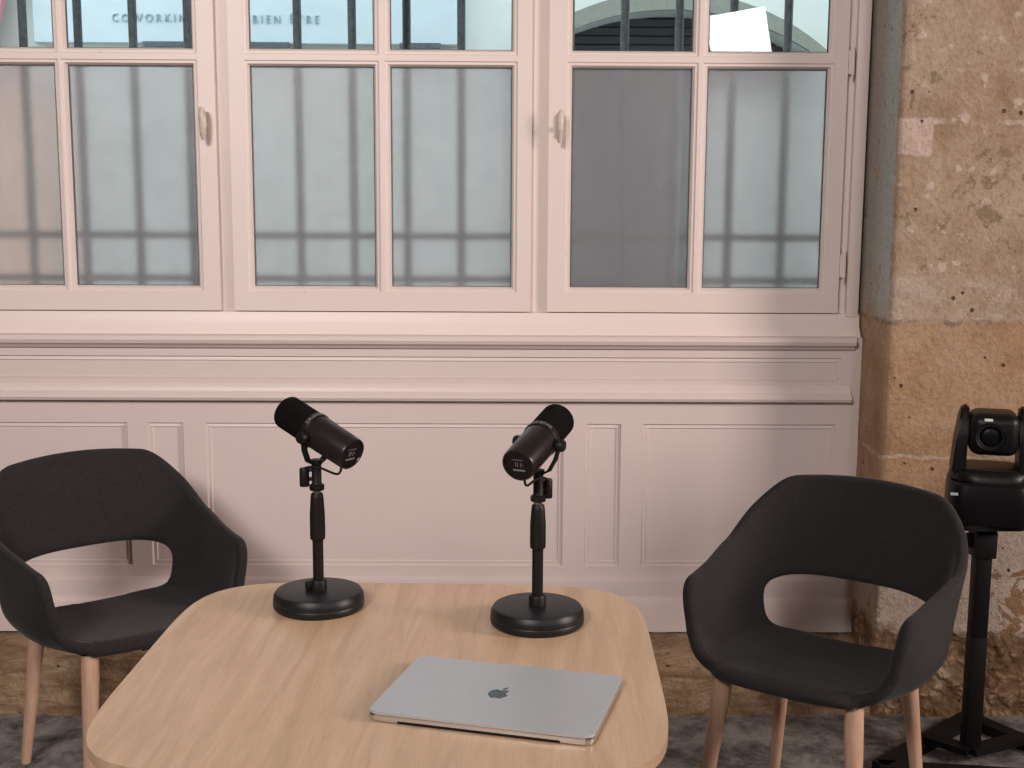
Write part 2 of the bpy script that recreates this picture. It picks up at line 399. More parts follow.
def window(n, x0, x1, panes, label, handle=None, hinges=None, yf=3.905):
    """panes: x ranges of glass; sash from x0 to x1"""
    bm = bmesh.new(); R = .016
    rows = [(1.256, 1.909), (1.958, 2.60)]
    holes = [(a - R, b_ + R, lo - R, hi + R) for a, b_ in panes for lo, hi in rows]
    board(bm, x0, x1, 1.182, ZTOP, yf, holes, SASH_RINGS, .038, closed=False)
    win = struct(finish(bm, 'window_%d' % n, PAINT_W), label, 'window')
    for a, b_ in panes:
        for i, (lo, hi) in enumerate(rows):
            bm = bmesh.new(); box(bm, a - .002, b_ + .002, yf + .026, yf + .030, lo - .002, hi + .002)
            g = finish(bm, 'pane', FROST if i == 0 else GLASS, win)
            g['label'] = 'frosted glass pane' if i == 0 else 'clear glass pane'
            bm = bmesh.new(); e = .0035
            for (p, q, r, s) in ((a - .001, a + e, lo, hi), (b_ - e, b_ + .001, lo, hi), (a, b_, lo - .001, lo + e * .6), (a, b_, hi - e, hi + .001)):
                box(bm, p, q, yf + .020, yf + .0255, r, s)
            finish(bm, 'glazing_seal', SEAL, win)
    if handle:
        hx, hz, lean = handle
        bm = bmesh.new(); box(bm, hx - .011, hx + .011, yf - .006, yf + .001, hz - .035, hz + .035, .004)
        pl = finish(bm, 'handle_plate', HANDLE, win, 40)
        bm = bmesh.new()
        tube(bm, [(hx, yf - .004, hz - .005), (hx - lean * .002, yf - .034, hz - .005)], .0065, 12)
        pts = [(hx - lean * .004, yf - .040, hz + .046), (hx - lean * .001, yf - .043, hz + .036), (hx, yf - .043, hz + .01), (hx, yf - .040, hz - .03), (hx, yf - .038, hz - .048)]
        tube(bm, pts, [.006, .0105, .0125, .0095, .0065], 14)
        finish(bm, 'handle', HANDLE, win, 60)
    for hz in hinges or ():
        bm = bmesh.new(); tube(bm, [(x1 + .013, yf - .004, hz - .038), (x1 + .013, yf - .004, hz + .038)], .0055, 10)
        for zz in (-.045, .045): tube(bm, [(x1 + .013, yf - .004, hz + zz - .006), (x1 + .013, yf - .004, hz + zz + .006)], [.004, .002] if zz > 0 else [.002, .004], 8)
        box(bm, x1 + .001, x1 + .012, yf - .002, yf + .004, hz - .034, hz + .034)
        finish(bm, 'hinge', PAINT_W, win, 40)
window(1, -1.780, -.843, [(-1.705, -1.318), (-1.280, -.909)], 'left pink window sash with frosted lower panes and handle at right', (-.872, 1.738, 1))
window(2, -.801, .098, [(-.741, -.372), (-.324, .039)], 'middle pink window sash with frosted lower panes and no handle')
window(3, .148, 1.036, [(.217, .576), (.621, .980)], 'right pink window sash with handle at left and hinges at right', (.180, 1.735, -1), (1.929, 1.326))
# fixed frame: posts, jambs
bm = bmesh.new()
for x0, x1 in ((-.862, -.782), (.082, .165), (1.018, 1.10), (-1.90, -1.76)):
    box(bm, x0, x1, 3.926, 4.019, 1.21, 2.64)
box(bm, -1.90, 1.10, 3.925, 4.02, 1.15, 1.215); box(bm, -1.90, 1.10, 3.925, 4.02, 2.635, 2.74)
box(bm, 1.062, 1.100, 3.905, 3.93, 1.17, 2.74, .003, 2)
struct(finish(bm, 'trim_4', PAINT_W, smooth=30), 'fixed painted timber frame around the three sashes', 'window frame')

# ---------------------------------------------------------------- outside: grille, facade, signs
IRON = plain('weathered_iron', (.12, .125, .13), .6, .2, .4, .3, 60)
gr = thing('window_grille', 'dark iron security grille of upright bars outside the windows', 'grille', (-.3, 4.16, 1.0))
dx = .1715
for k in range(-1, 15):
    x = -1.492 + dx * k
    bm = bmesh.new(); tube(bm, [(x + .3, 0, .12), (x + .3, 0, 1.75)], .0135, 12); finish(bm, 'upright_bar', IRON, gr, 40)
for z in (1.40, 1.262):
    bm = bmesh.new(); box(bm, -1.5, 1.5, -.006, .006, z - 1.0 - .011, z - 1.0 + .011); finish(bm, 'cross_bar', IRON, gr)
m, nt, b = new_mat('cream_render'); setb(b, (.7, .72, .66), .9)
v = coords(nt); f = noise_tex(nt, v, 1.5, 6, .6); nt.links.new(ramp(nt, f, [(.3, (.60, .62, .56)), (.7, (.74, .75, .70))]), b.inputs['Base Color']); CREAM = m
YF = 7.5
def arch_pts(cx, z0, hw, rise, n=24):
    # segmental arch from (cx-hw,z0) over to (cx+hw,z0)
    R = (hw * hw + rise * rise) / (2 * rise); th = math.asin(hw / R)
    return [(cx + R * math.sin(-th + 2 * th * k / n), z0 - (R - rise) + R * math.cos(-th + 2 * th * k / n)) for k in range(n + 1)]
bm = bmesh.new()
AX, AZ, AH, AR = .98, 2.32, .80, .235
ap = arch_pts(AX, AZ, AH, AR)
def wallpoly(pts, y):
    return bm.faces.new([bm.verts.new((x, y, z)) for x, z in pts])
wallpoly([(-8, -.1), (AX - AH, -.1), (AX - AH, AZ), (-8, AZ)], YF); wallpoly([(AX + AH, -.1), (8, -.1), (8, AZ), (AX + AH, AZ)], YF)
for (xa, za), (xb, zb) in zip(ap, ap[1:]): wallpoly([(xa, za), (xb, zb), (xb, 3.2), (xa, 3.2)], YF)
wallpoly([(-8, AZ), (AX - AH, AZ), (AX - AH, 3.2), (-8, 3.2)], YF); wallpoly([(AX + AH, AZ), (8, AZ), (8, 3.2), (AX + AH, 3.2)], YF)
wallpoly([(-8, 3.2), (8, 3.2), (8, 5.5), (-8, 5.5)], YF)
for (xa, za), (xb, zb) in zip([(AX - AH, -.1)] + ap, ap + [(AX + AH, -.1)]):
    bm.faces.new([bm.verts.new(p) for p in ((xa, YF, za), (xb, YF, zb), (xb, YF + .5, zb), (xa, YF + .5, za))])
for q in (((-8, YF + .6, 5.5), (8, YF + .6, 5.5), (8, YF + .6, -.1), (-8, YF + .6, -.1)),):
    bm.faces.new([bm.verts.new(p) for p in q])
bmesh.ops.remove_doubles(bm, verts=bm.verts, dist=.0005)
fac = finish(bm, 'building_facade', CREAM); tag(fac, 'cream rendered facade across the courtyard with an arched opening', 'building')
struct(fac)
DARKDOOR = plain('dark_shutter', (.075, .082, .088), .6)
bm = bmesh.new()
for k in range(52):
    z = .0 + k * .05
    hw = AH + .01
    box(bm, AX - hw, AX + hw, YF + .30, YF + .33, z, z + .042)
box(bm, AX - AH - .01, AX + AH + .01, YF + .34, YF + .36, 0, 2.7)
finish(bm, 'shutter', DARKDOOR, fac)
bm = bmesh.new(); box(bm, -3.5, -2.50, YF - .05, YF + .01, 0, 2.12, .005); finish(bm, 'peach_panel', plain('peach_board', (.80, .50, .36), .7), fac)  # added board; its colour tints the frosted left pane peach
bm = bmesh.new(); box(bm, 1.16, AX + AH + .01, YF + .12, YF + .16, 0, 2.12); finish(bm, 'added_pale_panel', CREAM, fac)  # pale panel added behind the frosted glass so the right pane reads lighter
m = plain('pale_stone_trim', (.27, .265, .22), .9)
bm = bmesh.new(); o2 = arch_pts(AX, AZ, AH + .10, AR + .10)
for i in range(len(ap) - 1):
    q = [ap[i], ap[i + 1], o2[i + 1], o2[i]]
    A = [bm.verts.new((x, YF - .03, z)) for x, z in q]; B = [bm.verts.new((x, YF + .01, z)) for x, z in q]
    bm.faces.new(A)
    for k in range(4): bm.faces.new((A[k], A[(k + 1) % 4], B[(k + 1) % 4], B[k]))
finish(bm, 'arch_moulding', m, fac)
bm = bmesh.new(); box(bm, -8, 8, 4.15, 9, -.3, -.1)
struct(finish(bm, 'floor', plain('courtyard_paving', (.25, .26, .26), .8)), 'courtyard paving outside', 'ground')
# sign boards
SIGNM = plain('white_sign_board', (.60, .66, .68), .5, var=.03, scale=8)
SIGNT = plain('grey_sign_lettering', (.28, .40, .44), .6, var=.02)
PINKT = plain('rose_sign_lettering', (.55, .22, .25), .6, var=.02)
def text_mesh(body, size, depth, align='CENTER', spacing=1.0):
    cu = bpy.data.curves.new('lettering', 'FONT'); cu.body = body; cu.size = size; cu.extrude = depth
    cu.align_x = align; cu.space_character = spacing; cu.resolution_u = 4
    o = bpy.data.objects.new('lettering', cu); C.objects.link(o); bpy.context.view_layer.update()
    me = bpy.data.meshes.new_from_object(o.evaluated_get(bpy.context.evaluated_depsgraph_get()))
    bpy.data.objects.remove(o); return me
sg = thing('shop_sign', 'white shop sign board lettered COWORKING and BIEN ÊTRE across the courtyard', 'sign', (-1.25, YF - .06, 2.35))
bm = bmesh.new(); box(bm, -1.36, 1.05, 0, .05, 0, 1.3, .004, 1); finish(bm, 'board', SIGNM, sg)
def letter(body, size, x, z, mat, spacing=1, y=-.004, width=None):
    me = text_mesh(body, size, .003, 'LEFT', spacing); me.materials.append(mat)
    if width:
        k = width / max(v.co.x for v in me.vertices)
        for v in me.vertices: v.co.x *= k
    o = bpy.data.objects.new('lettering', me); C.objects.link(o); o.parent = sg
    o.location = (x, y, z); o.rotation_euler = (PI / 2, 0, 0); return o
letter('COWORKING', .062, -2.17 + 1.25, .115, SIGNT, 1.5, width=.47)
letter('BIEN ÊTRE', .062, -1.385 + 1.25, .112, SIGNT, 1.5, width=.375)
letter('ac', .42, -2.22 + 1.25, .285, PINKT, 1.15)
letter('oc', .42, -1.34 + 1.25, .285, PINKT, 1.0)
for x0, x1 in ((-2.0, -1.77), (-1.42, -1.18), (-.56, -.33)):
    bm = bmesh.new(); box(bm, x0 + 1.25, x1 + 1.25, -.012, .02, -.02, .008); finish(bm, 'dark_gap_strip', IRON, sg)  # dark strips put in for the dark gaps between sign panels
bm = bmesh.new()
q = [(-3.4, 2.15), (-2.85, 2.15), (-2.73, 2.6), (-2.50, 3.6), (-3.4, 3.6)]
A = [bm.verts.new((x + 3, YF - .16, z)) for x, z in q]; B = [bm.verts.new((x + 3, YF - .11, z)) for x, z in q]
bm.faces.new(A); bm.faces.new(B[::-1])
for k in range(5): bm.faces.new((A[k], A[(k + 1) % 5], B[(k + 1) % 5], B[k]))
o = finish(bm, 'banner', plain('rose_banner', (.62, .25, .27), .7)); o.location = (-3, 0, 0)
tag(o, 'rose pink slanted banner on the facade at far left', 'banner')

# ---------------------------------------------------------------- table
m, nt, b = new_mat('pale_oak'); setb(b, (.6, .4, .25), .38)
tc = N(nt, 'ShaderNodeTexCoord'); mp = N(nt, 'ShaderNodeMapping'); nt.links.new(tc.outputs['Object'], mp.inputs[0])
mp.inputs['Rotation'].default_value = (0, 0, math.radians(6)); mp.inputs['Scale'].default_value = (9, .9, 9)
g1 = noise_tex(nt, mp.outputs[0], 3.0, 6, .62, 1.1)
mp2 = N(nt, 'ShaderNodeMapping'); nt.links.new(tc.outputs['Object'], mp2.inputs[0]); mp2.inputs['Scale'].default_value = (160, 5, 40); mp2.inputs['Rotation'].default_value = (0, 0, math.radians(6))
g2 = noise_tex(nt, mp2.outputs[0], 2.2, 4, .6)
c = ramp(nt, g1, [(.3, (.50, .335, .20)), (.5, (.59, .41, .262)), (.7, (.66, .475, .32))])
c = mixc(nt, math_(nt, 'MULTIPLY', step(nt, g2, .5, .75), .4), c, (.42, .27, .155))
nt.links.new(c, b.inputs['Base Color']); bump(nt, b, g2, .05, .002); OAK = m
BLACK = plain('black_powder_coat', (.005, .005, .0055), .5, 0, .25)
TC, TT = Vector((-.1718, 2.1391, 0)), -.0343
tb = thing('table', 'square pale oak table with rounded corners and black pedestal', 'table', TC, TT)
def superell(a, b_, n, N_=160):
    o = []
    for k in range(N_):
        t = 2 * PI * k / N_; cs, sn = math.cos(t), math.sin(t)
        o.append((a * math.copysign(abs(cs) ** (2 / n), cs), b_ * math.copysign(abs(sn) ** (2 / n), sn)))
    return o
bm = bmesh.new(); prism(bm, superell(.448, .4455, 5.39), .722, .74, .003); finish(bm, 'tabletop', OAK, tb, 40)
bm = bmesh.new(); lathe(bm, [(0, 0), (.27, 0), (.27, .008), (.26, .012), (.05, .02), (.04, .03), (.038, .715), (0, .715)], 48); finish(bm, 'pedestal', BLACK, tb, 40)
bm = bmesh.new(); box(bm, -.2, .2, -.03, .03, .69, .722, .003); box(bm, -.03, .03, -.2, .2, .69, .7145, .003); finish(bm, 'support_bracket', BLACK, tb)

# ---------------------------------------------------------------- laptop
ALU = plain('silver_aluminium', (.62, .65, .69), .48, .75, .5, .015, 90)
ALUD = plain('aluminium_side', (.60, .585, .57), .32, .9, .5, .02)
lp = thing('laptop', 'closed silver laptop lying on the oak table', 'laptop', (.004, 1.957, .74), -.2746)
bm = bmesh.new(); prism(bm, rrect(.3557, .2481, .013), .0018, .0112, .0016); finish(bm, 'base', ALUD, lp, 40)
bm = bmesh.new(); prism(bm, rrect(.3557, .2481, .013), .0118, .0162, .0014); finish(bm, 'lid', ALU, lp, 40)
bm = bmesh.new(); prism(bm, rrect(.3545, .2469, .0125), .0110, .0120); box(bm, -.128, .128, -.1247, -.11, .0010, .0050, .0006)
finish(bm, 'hinge_gap', BLACK, lp)
for sx in (-.15, .15):
    for sy in (-.10, .10):
        bm = bmesh.new(); lathe(bm, [(0, 0), (.010, 0), (.010, .002), (0, .002)], 20, Matrix.Translation((sx, sy, 0))); finish(bm, 'rubber_foot', BLACK, lp)
# emblem: fruit silhouette with bite and leaf
body_ = [(0, .78), (.10, .86), (.26, .93), (.44, .92), (.60, .84), (.72, .72), (.60, .60), (.53, .44), (.53, .26), (.60, .10), (.76, -.04), (.68, -.28), (.54, -.52), (.38, -.72), (.24, -.80), (.10, -.76), (-.02, -.72), (-.16, -.74), (-.30, -.80), (-.46, -.74), (-.62, -.54), (-.76, -.26), (-.84, .06), (-.82, .36), (-.72, .62), (-.54, .83), (-.34, .93), (-.14, .86)]
leaf_ = [(.02, 1.02), (.05, 1.22), (.18, 1.42), (.40, 1.54), (.41, 1.34), (.30, 1.14), (.14, 1.03)]
def catmull(p, n=6):
    o = []; L = len(p)
    for i in range(L):
        p0, p1, p2, p3 = (Vector(p[(i + j - 1) % L]) for j in range(4))
        for k in range(n):
            t = k / n
            o.append(tuple(.5 * ((2 * p1) + (p2 - p0) * t + (2 * p0 - 5 * p1 + 4 * p2 - p3) * t * t + (3 * p1 - p0 - 3 * p2 + p3) * t ** 3)))
    return o
bm = bmesh.new(); s_ = .0205
for sh in (body_, leaf_): prism(bm, [(x * s_, (y - .3) * s_) for x, y in catmull(sh)], .0160, .01635)
finish(bm, 'emblem', plain('dark_mirror_emblem', (.10, .13, .145), .18, .9, var=.02), lp)

# ---------------------------------------------------------------- microphones and stands
MATB = plain('matte_black_plastic', (.006, .0055, .0055), .5, 0, .3)
BASEM = plain('stand_base_coat', (.008, .009, .0105), .42, 0, .35, .1, 200)
m, nt, b = new_mat('foam_windscreen'); setb(b, (.006, .005, .005), .95, spec=.1)
bump(nt, b, noise_tex(nt, coords(nt), 900, 2), .8, .001); FOAM = m
MICB = plain('satin_dark_body', (.018, .014, .0135), .30, .2, .5, .05)
GREY = plain('light_grey_print', (.22, .22, .21), .5, var=.02)
CHROME = plain('steel', (.55, .55, .55), .25, 1)
def mic_stand(loc, hz, label, zg0, zg1, notch):
    st = thing('microphone_stand', label, 'microphone stand', loc, 0, 'round-base microphone stands on the table')
    bm = bmesh.new(); lathe(bm, [(0, 0), (.084, 0), (.088, .004), (.0892, .010), (.0888, .0135), (.088, .015), (.0888, .0165), (.0878, .026), (.083, .034), (.077, .0358), (0, .0362)], 72)
    finish(bm, 'base', BASEM, st, 35)
    bm = bmesh.new(); lathe(bm, [(0, .030), (.0165, .030), (.0165, .052), (.0145, .056), (0, .056)], 24)
    box(bm, 0.004, .026, -.007, .007, .037, .054, .003)
    cl = finish(bm, 'collar', MATB, st, 40); cl.rotation_euler = (0, 0, notch)
    bm = bmesh.new(); tube(bm, [(0, 0, .036), (0, 0, zg0 + .02)], .0105, 24); finish(bm, 'lower_tube', MATB, st, 40)
    bm = bmesh.new(); lathe(bm, [(0, zg0), (.0115, zg0), (.0145, zg0 + .003), (.0150, zg0 + .012), (.0148, zg0 + .05), (.0128, zg1 - .01), (.0118, zg1 - .002), (.010, zg1), (0, zg1)], 28)
    finish(bm, 'clutch_grip', MATB, st, 40)
    bm = bmesh.new(); lathe(bm, [(0, zg1 - .001), (.0075, zg1 - .001), (.0075, zg1 + .008), (0, zg1 + .008)], 20); t_ = finish(bm, 'thread', CHROME, st, 40)
    t_['label'] = 'bright steel thread'
    return st
def microphone(rear, front, top, label, side_block):
    """rear/front: end centres of the body; top: point where the stand thread ends"""
    rear, front, top = Vector(rear), Vector(front), Vector(top)
    d = (front - rear).normalized(); s = d.cross(Vector((0, 0, 1))).normalized(); u = s.cross(d)
    root = thing('microphone', label, 'microphone', top, 0, 'microphones on the table stands')
    M_ = Matrix((s, u, d)).transposed().to_4x4(); M_.translation = rear - top
    L = (front - rear).length; r = .0335
    bm = bmesh.new()
    lathe(bm, [(0, .004), (r * .80, .004), (r * .84, .0), (r * .93, .0), (r * .965, .004), (r, L * .52), (0, L * .52)], 56, M_)
    finish(bm, 'body', MICB, root, 35)
    bm = bmesh.new(); lathe(bm, [(0, L * .515), (r * 1.035, L * .515), (r * 1.05, L * .525), (r * 1.05, L * .585), (r * 1.02, L * .60), (0, L * .60)], 56, M_)
    finish(bm, 'band', MATB, root, 35)
    bm = bmesh.new(); prof = [(0, L * .59), (r * .98, L * .59), (r * 1.0, L * .62), (r * 1.0, L * .97)]
    for k in range(1, 9):
        a = k / 8 * PI / 2; prof.append((r - .010 + .010 * math.cos(a) if k < 8 else r - .010, L * .97 + .010 * math.sin(a)))
    prof.append((0, L * .97 + .0105))
    lathe(bm, prof, 56, M_); finish(bm, 'windscreen', FOAM, root, 50)
    # band lettering, wrapped round the top of the band
    for body, off in (('SHURE', .50), ('SM7B', -.42)):
        me = text_mesh(body, .0105, .0002, 'CENTER', 1.1); me.materials.append(GREY)
        for vv in me.vertices:
            th = vv.co.x / (r * 1.05) + off; rr = r * 1.055 + vv.co.z
            p = Vector((-math.sin(th) * rr, math.cos(th) * rr, L * .557 + (vv.co.y - .0037)))
            vv.co = M_ @ p
        o = bpy.data.objects.new('band_lettering', me); C.objects.link(o); o.parent = root
    # rear plate with recessed printed panel
    bm = bmesh.new(); lathe(bm, [(0, .0045), (r * .80, .0045), (r * .80, .002), (0, .002)], 40, M_); finish(bm, 'rear_plate', BLACK, root, 35)
    bm = bmesh.new()
    for x0, x1, y0, y1 in ((-.012, .012, -.0125, -.0095), (-.012, .010, .0095, .0102), (-.006, -.005, -.004, .005), (-.002, -.001, -.004, .005), (.004, .005, -.004, .005), (.008, .0085, -.002, .003)):
        box(bm, x0, x1, y0, y1, .0012, .0022)
    for v in bm.verts: v.co = M_ @ v.co
    o = finish(bm, 'rear_marking', GREY, root); o['label'] = 'pale printed switch marking'
    # pivot knobs and yoke
    piv = M_ @ Vector((0, -.004, L * .50))
    for sg_ in (-1, 1):
        bm = bmesh.new()
        K = Matrix((u, d * sg_, s * sg_)).transposed().to_4x4(); K.translation = piv
        lathe(bm, [(0, .028), (.006, .028), (.006, .036), (.0105, .036), (.0115, .038), (.0115, .048), (.0095, .051), (0, .051)], 24, K)
        finish(bm, 'pivot_knob', MATB, root, 40)
    hub = Vector((0, 0, .056))
    sh = Vector((s.x, s.y, 0)).normalized()
    bm = bmesh.new()
    pts = []
    for sg_ in (1, -1):
        q = [piv + s * sg_ * .037 + Vector((0, 0, .006)), piv + s * sg_ * .038 + Vector((0, 0, -.012)), piv * .5 + hub * .5 + sh * sg_ * .034, hub + sh * sg_ * .022 + Vector((0, 0, .004)), hub + sh * sg_ * .008 + Vector((0, 0, -.003))]
        pts.append(q)
    line = pts[0] + pts[1][::-1]
    wv = sh.cross(Vector((0, 0, 1)))
    rows = []
    for i, p in enumerate(line):
        dd = (line[min(i + 1, len(line) - 1)] - line[max(i - 1, 0)]).normalized(); nn = dd.cross(wv).normalized()
        rows.append([bm.verts.new(p + wv * a * .0065 + nn * c_ * .0022) for a, c_ in ((-1, -1), (1, -1), (1, 1), (-1, 1))])
    for A, B in zip(rows, rows[1:]):
        for k in range(4): bm.faces.new((A[k], A[(k + 1) % 4], B[(k + 1) % 4], B[k]))
    bm.faces.new(rows[0][::-1]); bm.faces.new(rows[-1])
    finish(bm, 'yoke', MATB, root, 40)
    # threaded mount with cable connector block
    bm = bmesh.new(); lathe(bm, [(0, .0), (.0135, .0), (.0145, .002), (.0145, .010), (.0105, .012), (.0095, .014), (.0095, .050), (.0115, .052), (.0115, .060), (0, .062)], 24)
    tube(bm, [(0, 0, .022), Vector(side_block) * .6 + Vector((0, 0, .022))], .004, 8); tube(bm, [(0, 0, .040), Vector(side_block) * .6 + Vector((0, 0, .040))], .004, 8)
    finish(bm, 'mount', MATB, root, 40)
    bm = bmesh.new(); sb = Vector(side_block)
    lathe(bm, [(0, .008), (.0085, .008), (.0095, .010), (.0095, .042), (.0085, .044), (0, .044)], 24, Matrix.Translation(sb)); finish(bm, 'connector', MATB, root, 40)
    # short cable from body underside to the yoke
    bm = bmesh.new(); p0 = M_ @ Vector((0, -r * .95, L * .10)); p3 = sb + Vector((0, 0, .043))
    p1 = p0 + Vector((0, 0, -.045)) + d * -.0; p2 = hub + Vector((0, 0, .012)) + (M_ @ Vector((0, 0, 0)) - piv).normalized() * .02
    cv = []
    for k in range(25):
        t = k / 24; cv.append(p0 * (1 - t) ** 3 + p1 * 3 * t * (1 - t) ** 2 + p2 * 3 * t * t * (1 - t) + p3 * t ** 3)
    tube(bm, cv, .0024, 8); finish(bm, 'cable', MATB, root, 60)
    return root
mic_stand((-.350, 2.432, .74), 0, 'black round-base microphone stand on the left rear of the table', .135, .229, math.radians(200))
mic_stand((.0755, 2.338, .74), 0, 'black round-base microphone stand on the right, behind the laptop', .145, .231, math.radians(80))
microphone((-0.2752, 2.3799, 1.0558), (-0.4141, 2.4841, 1.1195), (-.350, 2.432, .975), 'black dynamic microphone pointing up left, on the left stand', (-.023, -.004, 0))
microphone((0.0362, 2.2594, 1.0618), (0.1156, 2.4166, 1.1185), (.0755, 2.338, .977), 'black dynamic microphone pointing up right, with its rear end towards the camera', (.0175, .010, -.004))

# ---------------------------------------------------------------- armchairs
m, nt, b = new_mat('charcoal_fabric'); setb(b, (.03, .028, .03), .9, spec=.25)
b.inputs['Sheen Weight'].default_value = .08; b.inputs['Sheen Roughness'].default_value = .45
v = coords(nt); fa = noise_tex(nt, coords(nt, (1, 1, .25)), 420, 2); fb = noise_tex(nt, coords(nt, (.25, .25, 1)), 420, 2); fc = noise_tex(nt, v, 9, 4)
wv_ = math_(nt, 'MULTIPLY', fa, fb)
nt.links.new(mixc(nt, fc, ramp(nt, wv_, [(.1, (.014, .0125, .013)), (.45, (.026, .0235, .0245))]), ramp(nt, wv_, [(.1, (.016, .0145, .015)), (.45, (.030, .027, .028))])), b.inputs['Base Color'])
bump(nt, b, wv_, .25, .001); FAB = m
m, nt, b = new_mat('pale_beech_legs'); setb(b, (.5, .3, .2), .45)
f = noise_tex(nt, coords(nt, (40, 40, 3)), 2, 4, .6)
nt.links.new(ramp(nt, f, [(.3, (.50, .30, .20)), (.7, (.60, .39, .28))]), b.inputs['Base Color']); BEECH = m

def smooth(x, a, b_):
    t = max(0, min(1, (x - a) / (b_ - a))); return t * t * (3 - 2 * t)
def shell_mesh():
    """one upholstered shell: dished seat that curls up into arms and back, open slot above the seat at the rear"""
    NPH, NR, NW = 400, 26, 84
    RC = .075
    def plan(phi):      # seat plan radius; phi 0 = back (+y)
        a, n = .274, 2.9
        by = .225 if math.cos(phi) > 0 else .255
        sx, cy = math.sin(phi), math.cos(phi)
        return (abs(sx / a) ** n + abs(cy / by) ** n) ** (-1 / n)
    def wall_len(ps):
        back = .435
        h = back + (.305 - back) * smooth(ps, 33, 72) - .012 * min(1, ps / 45) ** 2
        h = h - .050 * smooth(ps, 52, 112)
        q_ = smooth(ps, 106, 143) ** 1.1
        h = h * (1 - q_) + .035 * q_
        return h
    def angle(ps): # final wall angle in degrees
        a = 76 + 17 * smooth(ps, 45, 105)
        return a * (1 - smooth(ps, 126, 152)) - 48 * smooth(ps, 126, 152)
    svals = [i / (NW - 1) for i in range(NW)]
    svals = [1 - (1 - s) ** 1.25 for s in svals]
    hc, hh, hw, hn = .092, .090, math.radians(51.5), 3.8
    def pos(phi, r, l):
        ps = abs(math.degrees(phi)); R0 = plan(phi) - RC * (1 - .55 * smooth(ps, 120, 150))
        ang = math.radians(angle(ps)); rc = RC
        # gentle dish
        rr = R0 * r
        z = .435 - .012 * (1 - r * r) + 0
        fy = math.cos(phi) * rr
        z += .010 * max(0, -fy) / .25
        if l > 0:
            La = abs(ang) * rc
            if l < La:
                t = l / rc; rad = R0 + rc * math.sin(t); dz = rc * (1 - math.cos(t)) * (1 if ang > 0 else -1)
            else:
                e = l - La; rad = R0 + rc * math.sin(abs(ang)) + e * math.cos(ang); dz = (rc * (1 - math.cos(ang)) + e * abs(math.sin(ang))) * (1 if ang > 0 else -1)
            rr = rad; z += dz
            # arms lean forward a little at the front; back crown
            if ps < 50: z += .010 * (1 - (ps / 50) ** 2) * max(0, l - .2) / .2
        x, y = math.sin(phi) * rr, math.cos(phi) * rr
        if l > .1: 
            y -= (l - .1) * .58 * smooth(ps, 72, 120)
            z += 0
        return Vector((x, y, z))
    bm = bmesh.new(); par = {}
    ctr = bm.verts.new(pos(0, 0, 0)); rings = []
    for i in range(1, NR):
        rings.append([bm.verts.new(pos(-PI + 2 * PI * k / NPH, i / (NR - 1), 0)) for k in range(NPH)])
    for s in svals[1:]:
        ring = []
        for k in range(NPH):
            phi = -PI + 2 * PI * k / NPH; l = s * wall_len(abs(math.degrees(phi)))
            v = bm.verts.new(pos(phi, 1, l)); par[v] = (phi, l); ring.append(v)
        rings.append(ring)
    for k in range(NPH): bm.faces.new((ctr, rings[0][k], rings[0][(k + 1) % NPH]))
    inside = lambda p, q: abs(p / hw) ** hn + abs((q - hc) / hh) ** hn < 1
    for A, B in zip(rings, rings[1:]):
        for k in range(NPH):
            vs = (A[k], B[k], B[(k + 1) % NPH], A[(k + 1) % NPH])
            if vs[0] in par:
                cp = par[vs[0]][0]; cq = sum(par[v][1] for v in vs) / 4
                if abs(cp) < 2 and inside(cp, cq): continue
            elif vs[1] in par and abs(par[vs[1]][0]) < 2 and inside(par[vs[1]][0], par[vs[1]][1] * .5): continue
            bm.faces.new(vs)
    bmesh.ops.delete(bm, geom=[v for v in bm.verts if not v.link_faces], context='VERTS')
    for v in list(bm.verts):
        if v.is_boundary and v in par:
            p, q = par[v]
            if abs(p) < 1.1 and q < .2:
                f = (abs(p / hw) ** hn + abs((q - hc) / hh) ** hn) ** (1 / hn)
                p2, q2 = p / f, hc + (q - hc) / f
                v.co = pos(p2, 1, max(q2, 0.0))
    bmesh.ops.recalc_face_normals(bm, faces=bm.faces)
    bm.normal_update()
    bd = [v for v in bm.verts if v.is_boundary]
    pts = []
    for e in bm.edges:
        if e.is_boundary: pts += [e.verts[0].co.copy(), (e.verts[0].co + e.verts[1].co) / 2]
    kd = kdtree.KDTree(len(pts))
    for i, p in enumerate(pts): kd.insert(p, i)
    kd.balance()
    T = .015
    base = {v: (v.co.copy(), v.normal.copy()) for v in bm.verts}
    top = bmesh.new(); mt, mb = {}, {}
    for v, (co, no) in base.items():
        d = kd.find(co)[2]; q = min(d / (T * 1.1), 1); h = T * math.sqrt(max(0, 1 - (1 - q) ** 2))
        if v.is_boundary:
            mt[v] = mb[v] = top.verts.new(co)
        else:
            mt[v] = top.verts.new(co + no * h); mb[v] = top.verts.new(co - no * h)
    for f in bm.faces:
        top.faces.new([mt[v] for v in f.verts]); top.faces.new([mb[v] for v in reversed(f.verts)])
    bm.free()
    return top
def make_chair(label, loc, rz):
    ch = thing('armchair', label, 'chair', loc, rz, None)
    sh = finish(shell_mesh(), 'upholstered_shell', FAB, ch, 180)
    ch['group'] = 'charcoal armchairs at the table'
    for sx in (-1, 1):
        for sy in (-1, 1):
            bm = bmesh.new()
            tube(bm, [(sx * .158, sy * .180, .420), (sx * .163, sy * .190, .36), (sx * .196, sy * .232, 0)], [.021, .0215, .0125], 24)
            finish(bm, 'leg', BEECH, ch, 50)
    bm = bmesh.new(); prism(bm, rrect(.34, .34, .05), .406, .420, .003); box(bm, -.02, .02, -.17, .17, .395, .407); finish(bm, 'seat_plate', BLACK, ch, 40)
    return ch
